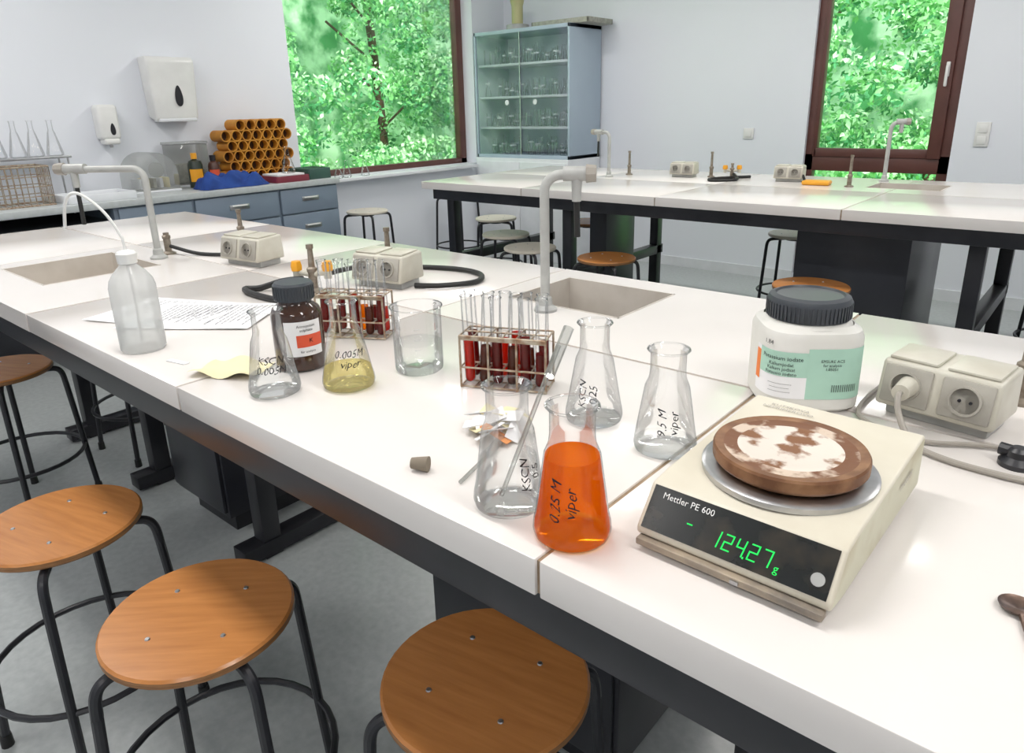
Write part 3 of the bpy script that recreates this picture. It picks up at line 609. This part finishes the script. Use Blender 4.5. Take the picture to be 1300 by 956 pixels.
random.seed(11); bm=bmesh.new(); bmesh.ops.create_grid(bm,x_segments=44,y_segments=44,size=1)
for v in bm.verts:
    r=max(abs(v.co.x),abs(v.co.y)); n=noise.noise(Vector((v.co.x*1.6,v.co.y*1.9,3)))
    edge=min(1,(1-r)*3); z=max(0.0,edge*(0.065+0.06*n+0.018*math.sin(v.co.y*9+v.co.x*5+3*n)))
    v.co=Vector((v.co.x*0.085*(1+0.3*n),v.co.y*0.22*(1+0.2*n),z+0.002))
o=O('blue_cloth'); o.bm(bm,BLUE); bm.free(); o.done((-4.28,2.32,BZ),ang=180)
for (x,y,h,r,m,c) in [(-4.46,2.18,0.19,0.045,DBOT,YEL),(-4.46,2.30,0.17,0.035,mat('brown_bottle',(0.08,0.03,0.02),0.3),INK)]:
    o=O('squeeze_bottle'); o.lathe([(0,0),(r,0),(r,h*0.72),(r*0.8,h*0.85),(0.015,h*0.9),(0.015,h)],m); o.lathe([(0.018,h*0.92),(0.018,h+0.02),(0,h+0.02)],c); o.lathe([(r+0.0006,h*0.2),(r+0.0006,h*0.6)],c if c is YEL else REDLAB,a0=-1.3,a1=0.6,seg=10); o.done((x,y,BZ))
o=O('cardboard_tube_rack'); r=0.037; TUB=mat('yellow_tube',(0.66,0.30,0.03),0.6,col2=(0.48,0.19,0.02),scale=6); TUI=mat('tube_inner',(0.06,0.025,0.008),0.8)
for row in range(6):
    for c in range(7 if row%2==0 else 6):
        y=-0.22+c*2*r*1.02+(r if row%2 else 0); zz=r+row*r*1.76
        if row==5 and c==0: continue
        M=Matrix.Rotation(pi/2,4,'Y'); o.lathe([(r-0.007,-0.07),(r-0.007,0.07),(r,0.07),(r,-0.07),(r-0.007,-0.07)],TUB,(0,y,zz),24,M); o.lathe([(0,0.02),(r-0.007,0.02)],TUI,(0,y,zz),20,M)
o.done((-4.60,2.67,BZ))
for (x,y,w,m) in [(-4.31,2.70,0.24,MAROON),(-4.34,2.93,0.17,DGREEN)]:
    o=O('plastic_tray'); h=0.04 if m is not DGREEN else 0.07
    o.b2(-0.11,0.11,-w/2,w/2,0,0.006,m); o.b2(-0.115,-0.105,-w/2,w/2,0,h,m,0.002);o.b2(0.105,0.115,-w/2,w/2,0,h,m,0.002);o.b2(-0.11,0.11,-w/2-0.004,-w/2+0.004,0,h,m,0.002);o.b2(-0.11,0.11,w/2-0.004,w/2+0.004,0,h,m,0.002)
    for k in range(6): o.b2(-0.09,0.09,-w/2+0.02+k*w/7,-w/2+0.03+k*w/7,0.005,h-0.003,m)
    if m is MAROON: o.box((0,0,0.045),(0.19,0.2,0.012),PAPER,0.002); o.lathe(flask_prof(0.045,0.17,0.014),GLASS,(0.02,0.03,0.052),24)
    o.done((x,y,BZ))
for (y,h) in [(3.42,0.10),(3.5,0.13),(3.68,0.11)]:
    o=O('small_glass_flask'); o.lathe(flask_prof(0.035,h,0.014),GLASS,seg=24); o.done((XL+0.06,y,0.84))

# ------------------------------------------------------------------ outside
O('grass_ground').b2(-30,20,5.75,30,-0.6,-0.5,GRASS).b2(-30,-5.0,-12,5.75,-0.6,-0.5,GRASS).done()
def leaves(name,cx,cy,cz,sx,sy,sz,n,size,trunks,nc=190):
    cl=rng.uniform(-1,1,(nc,3))*np.array([sx,sy,sz])+np.array([cx,cy,cz]); idx=rng.integers(0,nc,n)
    D=rng.normal(size=(n,3)); D/=np.linalg.norm(D,axis=1)[:,None]; rr=rng.uniform(0.25,0.62,nc)
    P=cl[idx]+D*rr[idx][:,None]*rng.uniform(0.55,1.0,(n,1))*np.array([1,1,0.7])
    A=rng.normal(size=(n,3)); A/=np.linalg.norm(A,axis=1)[:,None]; Bv=np.cross(A,rng.normal(size=(n,3))); Bv/=np.linalg.norm(Bv,axis=1)[:,None]
    s=rng.uniform(0.6,1.3,(n,1))*size
    V=np.stack([P-A*s,P+Bv*s*0.5-A*s*0.1,P+A*s,P-Bv*s*0.5-A*s*0.1],1).reshape(-1,3)
    F=np.arange(4*n).reshape(-1,4)
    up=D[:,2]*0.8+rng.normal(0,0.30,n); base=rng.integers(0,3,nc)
    mi=np.where(up>0.42,1,np.where(up<-0.45,2,0)); r2=rng.random(n); mi=np.where(r2<0.3,base[idx],mi)  # painted light: clump tops take the lit colour, undersides the shaded one
    o=O(name); o.mats=[LEAF1,LEAF_LIT,LEAF_SHADE]; o.v=[tuple(v) for v in V.tolist()]; o.f=[tuple(q) for q in F.tolist()]; o.m=mi.tolist()
    for (x,y,dx,dy) in trunks:
        o.tube([(x,y,-0.5),(x+dx*0.2,y+dy*0.2,1.5),(x+dx,y+dy,4.8)],0.07,BARK,10,5)
        for k in range(6):
            z=1+k*0.55; a=random.random()*6; o.tube([(x+dx*.3,y+dy*.3,z),(x+dx*.3+math.cos(a)*0.8,y+dy*.3+math.sin(a)*0.8,z+0.7)],0.02,BARK,6)
    return o.done(ang=5)
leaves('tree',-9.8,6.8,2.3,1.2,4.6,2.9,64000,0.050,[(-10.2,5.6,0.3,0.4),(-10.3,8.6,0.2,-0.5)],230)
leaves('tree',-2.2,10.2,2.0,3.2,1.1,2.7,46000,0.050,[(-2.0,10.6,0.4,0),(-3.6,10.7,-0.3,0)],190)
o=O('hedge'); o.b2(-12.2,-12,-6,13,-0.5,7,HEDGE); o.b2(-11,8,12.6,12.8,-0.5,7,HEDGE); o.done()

# ------------------------------------------------------------------ lights / world
w=bpy.data.worlds.new('World'); scn.world=w; w.use_nodes=True; nt=w.node_tree; bg=nt.nodes['Background']
bg.inputs[0].default_value=(0.90,0.95,1.0,1); bg.inputs[1].default_value=2.4
sun=bpy.data.lights.new('sun','SUN'); sun.energy=4.2; sun.angle=0.05; sun.color=(1,0.97,0.9); so=bpy.data.objects.new('sun',sun); bpy.context.collection.objects.link(so)
so.rotation_euler=Vector((-0.62,0.55,-0.75)).to_track_quat('-Z','Y').to_euler()
for nm,loc,rot,sx,sy in [('window_portal',(XL-0.12,4.09,1.72),(0,-pi/2,0),1.76,1.93),('window_portal',(-1.38,YF+0.02,1.33),(-pi/2,0,0),0.92,2.5)]:
    l=bpy.data.lights.new(nm,'AREA'); l.shape='RECTANGLE'; l.size=sx; l.size_y=sy; l.cycles.is_portal=True
    lo=bpy.data.objects.new(nm,l); bpy.context.collection.objects.link(lo); lo.location=loc; lo.rotation_euler=rot
try:
    scn.view_settings.view_transform='Standard'; scn.view_settings.look='None'; scn.view_settings.exposure=0.0
except Exception: pass
try: scn.cycles.transparent_max_bounces=32
except Exception: pass

# ------------------------------------------------------------------ camera
f=900.0;pitch=0.3177;yaw=0.7119;roll=-0.0246
fw=Vector((-math.sin(yaw)*math.cos(pitch),math.cos(yaw)*math.cos(pitch),-math.sin(pitch)))
r0=Vector((math.cos(yaw),math.sin(yaw),0)); u0=r0.cross(fw)
rt=r0*math.cos(roll)+u0*math.sin(roll); up=-r0*math.sin(roll)+u0*math.cos(roll)
cd=bpy.data.cameras.new('camera'); cam=bpy.data.objects.new('camera',cd); bpy.context.collection.objects.link(cam)
cam.matrix_world=Matrix(((rt.x,up.x,-fw.x,0),(rt.y,up.y,-fw.y,0),(rt.z,up.z,-fw.z,1.33),(0,0,0,1)))
cd.sensor_width=36; cd.lens=f/1300*36; cd.shift_y=-45/1300; cd.clip_start=0.02
scn.camera=cam
